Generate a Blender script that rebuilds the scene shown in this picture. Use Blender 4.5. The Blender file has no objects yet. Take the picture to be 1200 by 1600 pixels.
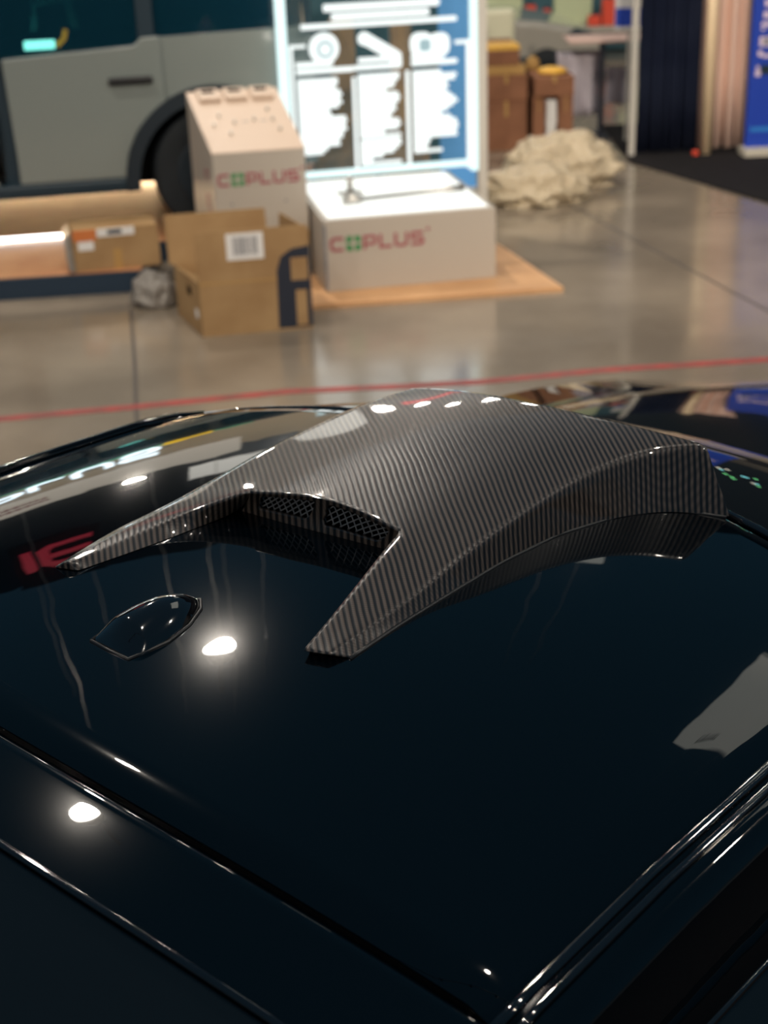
import bpy, bmesh, math, random
from math import sin, cos, pi, radians, sqrt
from mathutils import Vector, Matrix
random.seed(7)
S = bpy.context.scene
COL = S.collection

# ------------------------------------------------------------------ camera
CAMH, PITCH, ROLL, FPX = 1.9, radians(24), radians(2.1), 2300.0
cam = bpy.data.cameras.new('camera')
camo = bpy.data.objects.new('camera', cam); COL.objects.link(camo); S.camera = camo
cam.sensor_fit = 'VERTICAL'; cam.sensor_height = 36.0; cam.lens = FPX / 1600 * 36.0
fw = Vector((0, cos(PITCH), -sin(PITCH))); rt = Vector((1, 0, 0)); up = rt.cross(fw)
cx = rt * cos(ROLL) - up * sin(ROLL); cy = rt * sin(ROLL) + up * cos(ROLL)
m = Matrix((cx, cy, -fw)).transposed().to_4x4(); m.translation = Vector((0, 0, CAMH))
camo.matrix_world = m
cam.clip_start = 0.05; cam.clip_end = 100
cam.dof.use_dof = True; cam.dof.focus_distance = 1.30
cam.dof.aperture_fstop = cam.lens / 7.5

# ------------------------------------------------------------------ world, light, exposure
S.view_settings.view_transform = 'Standard'; S.view_settings.look = 'None'
S.view_settings.gamma = 1.0; S.view_settings.exposure = 0.0
S.view_settings.use_curve_mapping = False
W = bpy.data.worlds.new('hall'); S.world = W; W.use_nodes = True
W.node_tree.nodes['Background'].inputs[0].default_value = (0.022, 0.066, 0.105, 1)
W.node_tree.nodes['Background'].inputs[1].default_value = 1.0
LAMP_POWER = 520.0
LAMP_GLOW = 60.0

# ------------------------------------------------------------------ materials
def PB(name, col, rough=0.5, metal=0.0, coat=0.0, coat_rough=0.02, emit=None, es=0.0, spec=0.5, trans=0.0, alpha=1.0, sub=0.0):
    mt = bpy.data.materials.new(name); mt.use_nodes = True
    b = mt.node_tree.nodes['Principled BSDF']
    b.inputs['Base Color'].default_value = (*col, 1)
    b.inputs['Roughness'].default_value = rough
    b.inputs['Metallic'].default_value = metal
    b.inputs['Coat Weight'].default_value = coat
    b.inputs['Coat Roughness'].default_value = coat_rough
    b.inputs['Specular IOR Level'].default_value = spec
    b.inputs['Transmission Weight'].default_value = trans
    b.inputs['Alpha'].default_value = alpha
    if emit:
        b.inputs['Emission Color'].default_value = (*emit, 1); b.inputs['Emission Strength'].default_value = es
    return mt
def nd(mt, t, **k):
    n = mt.node_tree.nodes.new(t)
    for a, v in k.items(): setattr(n, a, v)
    return n
def ln(mt, a, b): mt.node_tree.links.new(a, b)
def noisy(mt, c1, c2, scale=8, detail=4, inp='Base Color', coords='Object', lo=.35, hi=.65):
    """noise-mixed colour (or grey value) into an input of the principled node"""
    b = mt.node_tree.nodes['Principled BSDF']
    tc = nd(mt, 'ShaderNodeTexCoord'); n = nd(mt, 'ShaderNodeTexNoise'); r = nd(mt, 'ShaderNodeValToRGB')
    n.inputs['Scale'].default_value = scale; n.inputs['Detail'].default_value = detail
    r.color_ramp.elements[0].position = lo; r.color_ramp.elements[1].position = hi
    r.color_ramp.elements[0].color = (*c1, 1); r.color_ramp.elements[1].color = (*c2, 1)
    ln(mt, tc.outputs[coords], n.inputs['Vector']); ln(mt, n.outputs['Fac'], r.inputs['Fac']); ln(mt, r.outputs['Color'], b.inputs[inp])
    return mt
def bumpy(mt, scale, strength, dist=0.002, detail=2, to='Normal'):
    b = mt.node_tree.nodes['Principled BSDF']
    tc = nd(mt, 'ShaderNodeTexCoord'); n = nd(mt, 'ShaderNodeTexNoise'); bp = nd(mt, 'ShaderNodeBump')
    n.inputs['Scale'].default_value = scale; n.inputs['Detail'].default_value = detail
    bp.inputs['Strength'].default_value = strength; bp.inputs['Distance'].default_value = dist
    ln(mt, tc.outputs['Object'], n.inputs['Vector']); ln(mt, n.outputs['Fac'], bp.inputs['Height']); ln(mt, bp.outputs['Normal'], b.inputs[to])
    return mt

M = {}
M['paint'] = PB('black_car_paint', (0.0006, 0.0016, 0.0028), 0.13, 0.0, 1.0, 0.012, spec=0.010)
bumpy(M['paint'], 9, 0.10, 0.004, 2, 'Coat Normal')
M['glass_dark'] = PB('dark_tinted_glass', (0.004, 0.006, 0.008), 0.02, spec=0.5)
M['rubber'] = PB('black_rubber', (0.008, 0.008, 0.009), 0.45)
M['tyre'] = PB('tyre_rubber', (0.004, 0.008, 0.012), 0.7)
M['trimgloss'] = PB('gloss_black_trim', (0.003, 0.003, 0.004), 0.08, coat=1.0)
M['rim'] = PB('dark_alloy', (0.10, 0.10, 0.11), 0.3, 0.9)
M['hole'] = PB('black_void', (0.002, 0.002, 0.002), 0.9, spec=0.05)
M['wire'] = PB('mesh_wire', (0.26, 0.26, 0.27), 0.4, 0.5)

def carbon():
    mt = PB('carbon_fibre', (0.03, 0.03, 0.03), 0.35, 0.0, 1.0, 0.03, spec=0.25)
    b = mt.node_tree.nodes['Principled BSDF']
    tc = nd(mt, 'ShaderNodeTexCoord'); mp = nd(mt, 'ShaderNodeMapping'); mp.inputs['Rotation'].default_value = (0, 0, radians(CARBON_ROT))
    ns = nd(mt, 'ShaderNodeTexNoise'); ns.inputs['Scale'].default_value = 14; ns.inputs['Detail'].default_value = 2
    mixv = nd(mt, 'ShaderNodeVectorMath', operation='SCALE'); mixv.inputs['Scale'].default_value = 0.004
    addv = nd(mt, 'ShaderNodeVectorMath', operation='ADD')
    ln(mt, tc.outputs['Object'], ns.inputs['Vector']); ln(mt, ns.outputs['Color'], mixv.inputs[0])
    ln(mt, tc.outputs['Object'], addv.inputs[0]); ln(mt, mixv.outputs[0], addv.inputs[1]); ln(mt, addv.outputs[0], mp.inputs['Vector'])
    w = nd(mt, 'ShaderNodeTexWave', wave_type='BANDS', bands_direction='X', wave_profile='SIN')
    w.inputs['Scale'].default_value = 0.314 / 0.0058; w.inputs['Distortion'].default_value = 0.0
    ln(mt, mp.outputs[0], w.inputs['Vector'])
    w2 = nd(mt, 'ShaderNodeTexWave', wave_type='BANDS', bands_direction='Y', wave_profile='SIN')
    w2.inputs['Scale'].default_value = 0.314 / 0.0024; ln(mt, mp.outputs[0], w2.inputs['Vector'])
    r = nd(mt, 'ShaderNodeValToRGB'); e = r.color_ramp.elements
    e[0].position = 0.22; e[0].color = (0.007, 0.0065, 0.0065, 1); e[1].position = 0.85; e[1].color = (0.098, 0.074, 0.060, 1)
    ln(mt, w.outputs['Fac'], r.inputs['Fac'])
    r2 = nd(mt, 'ShaderNodeMapRange'); r2.inputs['To Min'].default_value = 0.72; r2.inputs['To Max'].default_value = 1.1
    ln(mt, w2.outputs['Fac'], r2.inputs['Value'])
    mul = nd(mt, 'ShaderNodeVectorMath', operation='SCALE'); ln(mt, r.outputs['Color'], mul.inputs[0]); ln(mt, r2.outputs[0], mul.inputs['Scale'])
    ln(mt, mul.outputs[0], b.inputs['Base Color'])
    bp = nd(mt, 'ShaderNodeBump'); bp.inputs['Strength'].default_value = 0.35; bp.inputs['Distance'].default_value = 0.0006
    ln(mt, w.outputs['Fac'], bp.inputs['Height']); ln(mt, bp.outputs['Normal'], b.inputs['Normal'])
    return mt
CARBON_ROT = 38
M['carbon'] = carbon()

M['concrete'] = PB('polished_concrete', (0.2, 0.18, 0.15), 0.25, spec=0.9)
noisy(M['concrete'], (0.175, 0.142, 0.108), (0.28, 0.228, 0.172), 1.3, 8)
noisy(M['concrete'], (0.11,)*3, (0.22,)*3, 2.2, 5, 'Roughness')
bumpy(M['concrete'], 5, 0.06, 0.004, 4)
M['joint'] = PB('floor_joint', (0.06, 0.05, 0.045), 0.6)
M['tape_red'] = noisy(PB('red_floor_tape', (0.45, 0.03, 0.03), 0.5), (0.22, 0.05, 0.045), (0.40, 0.045, 0.04), 9)
M['carpet'] = noisy(PB('dark_carpet', (0.015, 0.014, 0.015), 0.95, spec=0.1), (0.012, 0.011, 0.012), (0.022, 0.02, 0.021), 60)
M['wall'] = PB('dark_hall_wall', (0.02, 0.03, 0.04), 0.8)
M['cream'] = PB('cream_panel', (0.62, 0.52, 0.38), 0.7)
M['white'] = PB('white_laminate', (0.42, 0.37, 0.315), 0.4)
M['whitelit'] = PB('white_laminate_lit', (0.60, 0.46, 0.36), 0.45)  # same laminate, overhead light put into a paler, warmer colour
M['blackplastic'] = PB('black_plastic', (0.01, 0.01, 0.012), 0.4)
M['card'] = noisy(PB('brown_cardboard', (0.33, 0.20, 0.095), 0.85, spec=0.15), (0.30, 0.18, 0.085), (0.37, 0.235, 0.115), 5)
M['card_in'] = PB('cardboard_inside', (0.36, 0.23, 0.11), 0.9, spec=0.1)
M['card_dk'] = noisy(PB('reddish_cardboard', (0.24, 0.11, 0.06), 0.85, spec=0.15), (0.2, 0.09, 0.05), (0.27, 0.125, 0.07), 5)
M['card_lt'] = PB('tan_cardboard', (0.42, 0.25, 0.09), 0.85, spec=0.15)
M['paper'] = PB('white_paper', (0.72, 0.70, 0.68), 0.7)
M['ink'] = PB('dark_ink', (0.012, 0.016, 0.03), 0.7)
M['inkgrey'] = PB('grey_ink', (0.2, 0.2, 0.22), 0.7)
M['orange'] = PB('orange_label', (0.55, 0.16, 0.04), 0.6)
M['yellow'] = PB('yellow_vinyl', (0.75, 0.42, 0.06), 0.6)
M['logo_red'] = PB('dark_red_vinyl', (0.30, 0.06, 0.08), 0.5)
M['logo_green'] = PB('green_vinyl', (0.01, 0.22, 0.06), 0.5)
M['wood'] = noisy(PB('plywood', (0.62, 0.36, 0.18), 0.55), (0.50, 0.27, 0.125), (0.62, 0.35, 0.17), 3, 6)
M['woodfloor'] = noisy(PB('wood_floor', (0.6, 0.3, 0.15), 0.4), (0.52, 0.22, 0.10), (0.68, 0.36, 0.18), 3, 6)
M['navy'] = noisy(PB('navy_drape', (0.012, 0.016, 0.035), 0.9, spec=0.1), (0.010, 0.014, 0.032), (0.016, 0.021, 0.042), 4)
M['navyband'] = PB('dark_navy_board', (0.006, 0.022, 0.045), 0.5)
M['beige'] = PB('beige_drape', (0.78, 0.54, 0.44), 0.85, spec=0.1)
M['blue'] = PB('blue_banner', (0.004, 0.045, 0.42), 0.55)
M['blue_lt'] = PB('light_blue_print', (0.02, 0.2, 0.6), 0.55)
M['pink'] = PB('pale_pink_print', (0.75, 0.6, 0.7), 0.55)
M['steel'] = PB('brushed_steel', (0.45, 0.43, 0.4), 0.35, 0.8)
M['greypost'] = PB('pale_grey_post', (0.5, 0.47, 0.42), 0.5)
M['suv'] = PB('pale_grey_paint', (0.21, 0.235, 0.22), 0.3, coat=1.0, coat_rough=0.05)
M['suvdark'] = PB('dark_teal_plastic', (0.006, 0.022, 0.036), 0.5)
M['flare'] = PB('dark_arch_plastic', (0.0025, 0.010, 0.018), 0.6)
M['suvglass'] = PB('smoked_glass', (0.004, 0.03, 0.05), 0.05, alpha=0.72)
M['cyan_glow'] = PB('cyan_patch_glow', (0.1, 0.5, 0.5), 0.5, emit=(0.25, 1.0, 0.85), es=18.0)
M['white_glow'] = PB('lit_white', (0.12, 0.12, 0.12), 0.5, emit=(0.90, 0.98, 0.97), es=1.1)
M['edge_glow'] = PB('lit_edge', (0.12, 0.14, 0.14), 0.5, emit=(0.74, 0.97, 0.97), es=1.15)
M['bench_glow'] = PB('lit_bench_top', (0.35, 0.35, 0.35), 0.4, emit=(0.96, 1.0, 0.95), es=0.95)
M['tube_glow'] = PB('lit_tube', (0.9, 0.9, 0.9), 0.5, emit=(1.0, 0.97, 0.92), es=5)
M['pane'] = PB('panel_glass', (0.05, 0.12, 0.15), 0.03, alpha=0.16)
M['plastic'] = PB('clear_plastic_film', (0.80, 0.66, 0.46), 0.22, trans=0.35, spec=0.6)
bumpy(M['plastic'], 22, 1.0, 0.04, 6)
M['film_grey'] = PB('grey_plastic_film', (0.30, 0.27, 0.24), 0.3, trans=0.2)
bumpy(M['film_grey'], 25, 0.9, 0.02, 4)
M['lavender'] = PB('lavender_cloth', (0.46, 0.42, 0.47), 0.9)
M['red'] = PB('red_plastic', (0.75, 0.07, 0.03), 0.5)
M['green_lt'] = PB('pale_green_panel', (0.55, 0.62, 0.38), 0.6)
M['teal'] = PB('teal_panel', (0.03, 0.10, 0.13), 0.6)
M['lampbody'] = PB('lamp_housing', (0.05, 0.05, 0.055), 0.4, 0.5)
M['lamp'] = PB('lamp_lens', (1, 1, 1), 0.5, emit=(1.0, 0.95, 0.84), es=LAMP_GLOW)

# ------------------------------------------------------------------ helpers
def obj(name, bm, mt, parent=None, smooth=False, bevel=0.0, seg=2):
    bmesh.ops.recalc_face_normals(bm, faces=bm.faces[:])
    me = bpy.data.meshes.new(name); bm.to_mesh(me); bm.free()
    for k in (mt if isinstance(mt, (list, tuple)) else [mt]): me.materials.append(k)
    if smooth:
        for p in me.polygons: p.use_smooth = True
    o = bpy.data.objects.new(name, me); COL.objects.link(o)
    if parent: o.parent = parent
    if bevel:
        b = o.modifiers.new('bevel', 'BEVEL'); b.width = bevel; b.segments = seg; b.limit_method = 'ANGLE'
    return o
def root(name, loc, rz, label, cat, group=None):
    o = bpy.data.objects.new(name, None); COL.objects.link(o); o.empty_display_size = 0.1
    o.location = loc; o.rotation_euler = (0, 0, radians(rz)); o['label'] = label; o['category'] = cat
    if group: o['group'] = group
    return o
def tag(o, label, cat, group=None, kind=None):
    o['label'] = label; o['category'] = cat
    if group: o['group'] = group
    if kind: o['kind'] = kind
    return o
def struct(o, label=None):
    o['kind'] = 'structure'
    if label: o['label'] = label
    return o
def place(o, loc, rz=0):
    o.location = loc; o.rotation_euler = (0, 0, radians(rz)); return o
def NB(): return bmesh.new()
def box(bm, x0, x1, y0, y1, z0, z1, mi=0):
    v = [bm.verts.new((x, y, z)) for z in (z0, z1) for x, y in ((x0, y0), (x1, y0), (x1, y1), (x0, y1))]
    for f in ((0, 1, 2, 3), (4, 5, 6, 7), (0, 1, 5, 4), (1, 2, 6, 5), (2, 3, 7, 6), (3, 0, 4, 7)):
        bm.faces.new([v[i] for i in f]).material_index = mi
    return bm
def B(*a): return box(NB(), *a)
def prism(bm, pts, axis, a0, a1):
    """extrude a 2D polygon; axis 'y': pts are (x,z); 'z': pts (x,y); 'x': pts (y,z)"""
    def P(p, a): return {'y': (p[0], a, p[1]), 'z': (p[0], p[1], a), 'x': (a, p[0], p[1])}[axis]
    lo = [bm.verts.new(P(p, a0)) for p in pts]; hi = [bm.verts.new(P(p, a1)) for p in pts]
    n = len(pts); bm.faces.new(lo); bm.faces.new(hi[::-1])
    for i in range(n): bm.faces.new((lo[i], lo[(i+1) % n], hi[(i+1) % n], hi[i]))
    return bm
def cyl(bm, p0, p1, r0, r1=None, n=16, caps=True):
    p0 = Vector(p0); p1 = Vector(p1); r1 = r0 if r1 is None else r1
    d = (p1 - p0).normalized(); a = d.orthogonal().normalized(); b = d.cross(a)
    R = [[bm.verts.new(p + a * (r * cos(2*pi*i/n)) + b * (r * sin(2*pi*i/n))) for i in range(n)] for p, r in ((p0, r0), (p1, r1))]
    for i in range(n): bm.faces.new((R[0][i], R[0][(i+1) % n], R[1][(i+1) % n], R[1][i]))
    if caps: bm.faces.new(R[0]); bm.faces.new(R[1])
    return bm
def tube(bm, pts, r, n=8):
    pts = [Vector(p) for p in pts]; rings = []
    for i, p in enumerate(pts):
        d = (pts[min(i+1, len(pts)-1)] - pts[max(i-1, 0)]).normalized()
        a = d.cross(Vector((0, 0, 1)));  a = a.normalized() if a.length > 1e-4 else Vector((1, 0, 0)); b = d.cross(a)
        rr = r[i] if isinstance(r, (list, tuple)) else r
        rings.append([bm.verts.new(p + a * (rr * cos(2*pi*k/n)) + b * (rr * sin(2*pi*k/n))) for k in range(n)])
    for i in range(len(rings) - 1):
        for k in range(n): bm.faces.new((rings[i][k], rings[i][(k+1) % n], rings[i+1][(k+1) % n], rings[i+1][k]))
    bm.faces.new(rings[0]); bm.faces.new(rings[-1]); return bm
def grid(bm, rows, mi=0, close=False):
    """rows of points (or verts) -> quad surface"""
    V = [[p if isinstance(p, bmesh.types.BMVert) else bm.verts.new(p) for p in r] for r in rows]
    for i in range(len(V) - 1):
        for j in range(len(V[0]) - 1):
            q = [V[i][j], V[i][j+1], V[i+1][j+1], V[i+1][j]]
            if len(set(q)) == 4:
                f = bm.faces.new(q); f.material_index = mi
    return V
def lerp_tab(tab, x):
    if x <= tab[0][0]: return tab[0][1]
    for (a, va), (b, vb) in zip(tab, tab[1:]):
        if x <= b: return va + (vb - va) * (x - a) / (b - a)
    return tab[-1][1]
def ribbon(bm, pts, w, y0, y1):
    """flat lettering stroke in the local x-z plane (mitred), with a little thickness"""
    pts = [Vector((p[0], p[1])) for p in pts]; L = []; Rr = []
    for i, p in enumerate(pts):
        d0 = (p - pts[i-1]).normalized() if i else None
        d1 = (pts[i+1] - p).normalized() if i < len(pts) - 1 else None
        if d0 is None: n = Vector((-d1.y, d1.x)); k = 1
        elif d1 is None: n = Vector((-d0.y, d0.x)); k = 1
        else:
            n0 = Vector((-d0.y, d0.x)); n1 = Vector((-d1.y, d1.x)); n = (n0 + n1).normalized(); k = 1 / max(.4, n.dot(n0))
        L.append(p + n * (w/2*k)); Rr.append(p - n * (w/2*k))
    for i in range(len(pts) - 1):
        prism(bm, [tuple(L[i]), tuple(L[i+1]), tuple(Rr[i+1]), tuple(Rr[i])], 'y', y0, y1)
    return bm
def disc2(bm, c, r, y0, y1, n=24, sq=1.0):
    pts = []
    for i in range(n):
        a = 2*pi*i/n; ca, sa = cos(a), sin(a)
        pts.append((c[0] + r * math.copysign(abs(ca)**sq, ca), c[1] + r * math.copysign(abs(sa)**sq, sa)))
    return prism(bm, pts, 'y', y0, y1)

def logo(parent, x0, z0, h, y):
    """COPLUS wordmark: dark red letters, a green four-leaf O with a white plus, raised small plus"""
    w = h * 1.0; t = h * 0.20; k = h; a, b = y, y - 0.0015
    bm = NB(); c = 0.18 * h
    def put(ox, *strokes):
        bm = NB()
        for s in strokes: ribbon(bm, [(x0 + ox + px * w, z0 + pz * k) for px, pz in s], t, a, b)
        obj('logo_letter', bm, M['logo_red'], parent)
    put(0, [(0.95, .9), (.25, .9), (.1, .75), (.1, .25), (.25, .1), (.95, .1)])
    put(2.36*h, [(.1, 0), (.1, .9), (.75, .9), (.9, .78), (.9, .5), (.75, .38), (.1, .38)])
    put(3.52*h, [(.1, 1), (.1, .1), (.9, .1)])
    put(4.60*h, [(.1, 1), (.1, .25), (.25, .1), (.75, .1), (.9, .25), (.9, 1)])
    put(5.76*h, [(.95, .9), (.2, .9), (.1, .8), (.1, .58), (.2, .5), (.8, .5), (.9, .4), (.9, .2), (.8, .1), (.05, .1)])
    bm = NB()
    ribbon(bm, [(x0 + 6.9*h, z0 + 1.1*h), (x0 + 7.2*h, z0 + 1.1*h)], t*.5, a, b)
    ribbon(bm, [(x0 + 7.05*h, z0 + .95*h), (x0 + 7.05*h, z0 + 1.25*h)], t*.5, a, b)
    obj('logo_plus', bm, M['logo_red'], parent)
    bm = NB(); ox = x0 + 1.68*h; oz = z0 + .5*h
    for sx in (-1, 1):
        for sz in (-1, 1):
            pts = [(.10, .10), (.10, .54), (.26, .56), (.44, .52), (.52, .44), (.56, .26), (.54, .10), (.36, .10), (.26, .14), (.20, .22), (.14, .24)]
            pts = [(.09, .22), (.09, .52), (.30, .54), (.46, .46), (.54, .30), (.52, .09), (.22, .09)]
            prism(bm, [(ox + sx*p*h, oz + sz*q*h) for p, q in pts], 'y', a, b)
    o = obj('logo_emblem', bm, M['logo_green'], parent); o['label'] = 'green four-leaf emblem around a pale plus'

# ------------------------------------------------------------------ setting
o = obj('floor', B(-14, 14, -6, 24, -0.1, 0), M['concrete']); struct(o, 'polished grey brown concrete hall floor')
o = obj('wall_back', B(-14, 14, 18, 18.2, 0, 9), M['wall']); struct(o)
def strip(name, pts, w, z1, mt):
    bm = NB(); pts = [Vector((p[0], p[1], 0)) for p in pts]; rows = []
    for i, p in enumerate(pts):
        d = (pts[min(i+1, len(pts)-1)] - pts[max(i-1, 0)]).normalized(); n = Vector((-d.y, d.x, 0)) * (w/2)
        rows.append([p + n + Vector((0, 0, 0)), p + n + Vector((0, 0, z1)), p - n + Vector((0, 0, z1)), p - n])
    grid(bm, rows); return obj(name, bm, mt)
struct(strip('trim_1', [(-1.15, 6.7), (-1.02, 5.9), (-.93, 5.3), (-.6, 3.2)], .014, .0012, M['joint']), 'saw-cut joint in the concrete floor')
struct(strip('trim_2', [(1.15, 8.6), (1.66, 6.6), (2.2, 4.6)], .012, .0012, M['joint']), 'saw-cut joint in the concrete floor')
o = strip('floor_tape', [(-4.5, 4.85), (-2.2, 5.13), (-1.442, 5.263), (-.967, 5.34), (-.358, 5.458), (.1, 5.47), (.396, 5.488), (.913, 5.579), (1.565, 5.633), (4.5, 6.05)], .05, .002, M['tape_red'])
tag(o, 'long red tape line stuck across the concrete floor', 'floor tape')
bm = NB(); prism(bm, [(1.706, 9.765), (2.275, 8.433), (2.7, 7.45), (6, 7.6), (6, 11.2), (1.72, 11.2)], 'z', 0, .012)
o = obj('carpet', bm, M['carpet']); tag(o, 'dark carpet in front of the navy drape and blue banner', 'carpet')

bm = NB(); prism(bm, [(-4.5, -5.5), (9, -5.5), (9, 3.3), (-4.5, 3.3)], 'z', 0, .008)  # unseen carpet added to darken the cant rail reflection and floor bounce
o = obj('carpet', bm, M['carpet']); tag(o, 'added unseen dark carpet under the black sports car, for darker reflections', 'carpet')
# ------------------------------------------------------------------ black sports car (local x forward, y left)
CA = 47; CO = (-0.187, 1.195)
car = root('sports_car', (CO[0], CO[1], 0), CA, 'glossy black low sports car in the foreground, roof filling the lower half', 'car')
def rz(u, w):
    return 1.287 - .16*w*w - .25*w**4 - .12*(u - .2)**2
def uf(w): return .545 - .35*w*w
def ur(w): return -.207 + .16*w*w
def L(u, w, z): return (u, -w, z)
bm = NB(); rows = []
ws = [-.545 + i*1.045/40 for i in range(41)]
for i in range(45):
    t = i/44; r = []
    for w in ws:
        u0, u1 = ur(w), uf(w); u = u0 + (u1 - u0)*t
        e = min(u - u0, u1 - u); ew = min(.5 - w, w + .545)
        d = 0
        if e < .012: d += (.012 - e)**2/.012*.7
        if ew < .014: d += (.014 - ew)**2/.014*.7
        r.append(L(u, w, rz(u, w) - d))
    rows.append(r)
# refine the edge rows
grid(bm, rows)
roof = obj('roof_panel', bm, M['paint'], car, True)
# turned-down rim so that the sheet has an edge
bm = NB(); per = [rows[0][j] for j in range(41)] + [rows[i][40] for i in range(1, 45)] + [rows[44][j] for j in range(39, -1, -1)] + [rows[i][0] for i in range(43, -1, -1)]
grid(bm, [per, [(p[0], p[1], p[2] - .02) for p in per]]); obj('roof_edge', bm, M['paint'], car, True)
# shut gap floor under the roof's rear edge
bm = NB(); grid(bm, [[L(ur(w) + .01, w, rz(ur(w), w) - .018) for w in ws], [L(ur(w) - .02, w, rz(ur(w), w) - .018) for w in ws]])
obj('gap_seal', bm, M['rubber'], car)
# hatch frame and rear glass
def hz(u, w):
    k = ur(w) - .007; d = k - u
    return rz(k, w) - .002 - .22*d - .30*d*d
bm = NB(); rows = []
for i in range(13):
    t = i/12; r = []
    for w in ws:
        w2 = w*.985; u = (ur(w2) - .007) - t*(.075 + .0*w2)
        d = (.008 - t*.075)**2/.008*.6 if t*.075 < .008 else 0
        r.append(L(u, w2, hz(u, w2) - d))
    rows.append(r)
grid(bm, [[(p[0], p[1], p[2] - .02) for p in rows[0]]] + rows); obj('hatch_frame', bm, M['paint'], car, True)
def glass_u(w): return ur(w) - .007 - .075
bm = NB(); rows = []
for i in range(21):
    t = i/20; r = []
    for w in ws:
        w2 = w*(.97 - .12*t); u = glass_u(w2) - .004 - t*.75; r.append(L(u, w2, hz(u, w2) - .004))
    rows.append(r)
grid(bm, rows); obj('rear_glass', bm, M['glass_dark'], car, True)
bm = NB(); tube(bm, [L(glass_u(w*.985) - .002, w*.985, hz(glass_u(w*.985), w*.985) - .001) for w in ws], .0032); obj('glass_seal', bm, M['trimgloss'], car, True)
# roof ditch mouldings and cant rails, both sides
def we(u): return lerp_tab([(-1.05, .42), (-.6, .46), (-.2, .497), (.2, .497), (.5, .495), (.8, .55), (1.25, .64)], u)
def wd(u, sd): return we(u) + (.045 if sd < 0 else 0)
def zt(u): return lerp_tab([(-1.05, .99), (-.6, 1.115), (-.3, 1.20), (-.17, 1.221), (0, 1.232), (.2, 1.234), (.42, 1.228), (.55, 1.20), (.8, 1.10), (1.25, .925)], u)
us = [-1.05 + i*.05 for i in range(47)]
for sd in (1, -1):
    bm = NB(); uu = [u for u in us if -.2 <= u <= .5]
    tube(bm, [L(u, sd*(wd(u, sd) + .007), zt(u) - (0 if sd > 0 else .010)) for u in uu], .0045 if sd > 0 else .003, 10); obj('roof_moulding', bm, M['trimgloss'], car, True)
    bm = NB(); tube(bm, [L(u, sd*(wd(u, sd) + .018), zt(u) - (.003 if sd > 0 else .014)) for u in uu], .0035 if sd > 0 else .0025, 10); obj('roof_moulding', bm, M['trimgloss'], car, True)
    bm = NB()
    prof = [(.001, -.014), (.013, -.010), (.022, -.004), (.030, -.008), (.038, -.018), (.044, -.034), (.049, -.056), (.053, -.085), (.056, -.115)]
    grid(bm, [[L(u, sd*(wd(u, sd) + a), zt(u) + b - (0 if sd > 0 else .012)) for a, b in prof] for u in us]); obj('cant_rail', bm, M['paint'], car, True)
    bm = NB(); tube(bm, [L(u, sd*(wd(u, sd) + .054), zt(u) - .118) for u in us if u < 1.15], .005, 8); obj('window_seal', bm, M['trimgloss'], car, True)
    bm = NB()
    grid(bm, [[L(u, sd*(wd(u, sd) + .052 + (.76 - wd(u, sd) - .052)*t - .02*sin(pi*t)*-1), (zt(u) - .12) + (.90 - (zt(u) - .12))*t) for t in [k/6 for k in range(7)]] for u in us if zt(u) - .12 > .91])
    obj('side_window', bm, M['glass_dark'], car, True)
# small plastic end cap where the moulding meets the hatch
for sd in (1, -1):
    bm = NB(); bmesh.ops.create_icosphere(bm, subdivisions=2, radius=.012); bmesh.ops.scale(bm, vec=(1.5, .9, .55), verts=bm.verts[:])
    bmesh.ops.translate(bm, vec=L(-.195, sd*.512, 1.222), verts=bm.verts[:]); obj('moulding_cap', bm, M['trimgloss'], car, True)
# windscreen, header strip and hood
bm = NB(); ww = [-.5 + i/20 for i in range(21)]
grid(bm, [[L(uf(w) + .006 + (1.30 - .45*(w*k)**2 - uf(w))*t, w*(1 + .28*t), rz(uf(w), w) - .012 - .10*t - .22*t*t - .12*w*w*t) for w in ww for k in (1,)] for t in [i/14 for i in range(15)]])
obj('windscreen', bm, M['glass_dark'], car, True)
bm = NB(); tube(bm, [L(uf(w) + .006, w, rz(uf(w), w) - .006) for w in ww], .005); obj('windscreen_seal', bm, M['trimgloss'], car, True)
bm = NB(); rows = []
for i in range(25):
    t = i/24; u = 1.22 + t*1.45; r = []
    for j in range(25):
        w = (-1 + j/12)*(.80 - .15*t*t); uu = u - .30*(w*w)*(1 if t > .5 else 1)*(.3 + t)
        r.append(L(uu, w, .925 - .05*t - .16*t*t - .10*w*w + .012*cos(w*9)*(1 - t)))
    rows.append(r)
grid(bm, rows); obj('hood', bm, M['paint'], car, True)
for sd in (1, -1):
    bm = NB()
    tube(bm, [L(1.27, sd*.1, .93), L(1.22, sd*.35, .935), L(1.10, sd*.55, .955)], .008); obj('wiper', bm, M['rubber'], car, True)
# lower body shell with shoulders
bm = NB(); rows = []
for i in range(60):
    u = -1.55 + i*4.25/59
    k = 1 - max(0, (u - 1.6)/1.1)**2*.22 - max(0, (-.8 - u)/.75)**2*.12
    hip = .10*math.exp(-((u + .85)/.55)**2) + .06*math.exp(-((u - 1.65)/.5)**2)
    top = lerp_tab([(-1.55, .93), (-1.0, .96), (0, .90), (1.2, .89), (2.0, .78), (2.7, .62)], u)
    rows.append([L(u, sdw*k, z) for sdw, z in ((.62, top - .01), (.74, top), (.84 + hip*.5, top - .02 + hip*.5), (.90 + hip*.3, top - .14 + hip*.3), (.91, .58), (.90, .36), (.86, .22), (.60, .17))])
full = [r + [(p[0], -p[1], p[2]) for p in r[::-1]] for r in rows]
V = grid(bm, full)
bm.faces.new(V[0]); bm.faces.new(V[-1]); obj('body_shell', bm, M['paint'], car, True)
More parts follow.
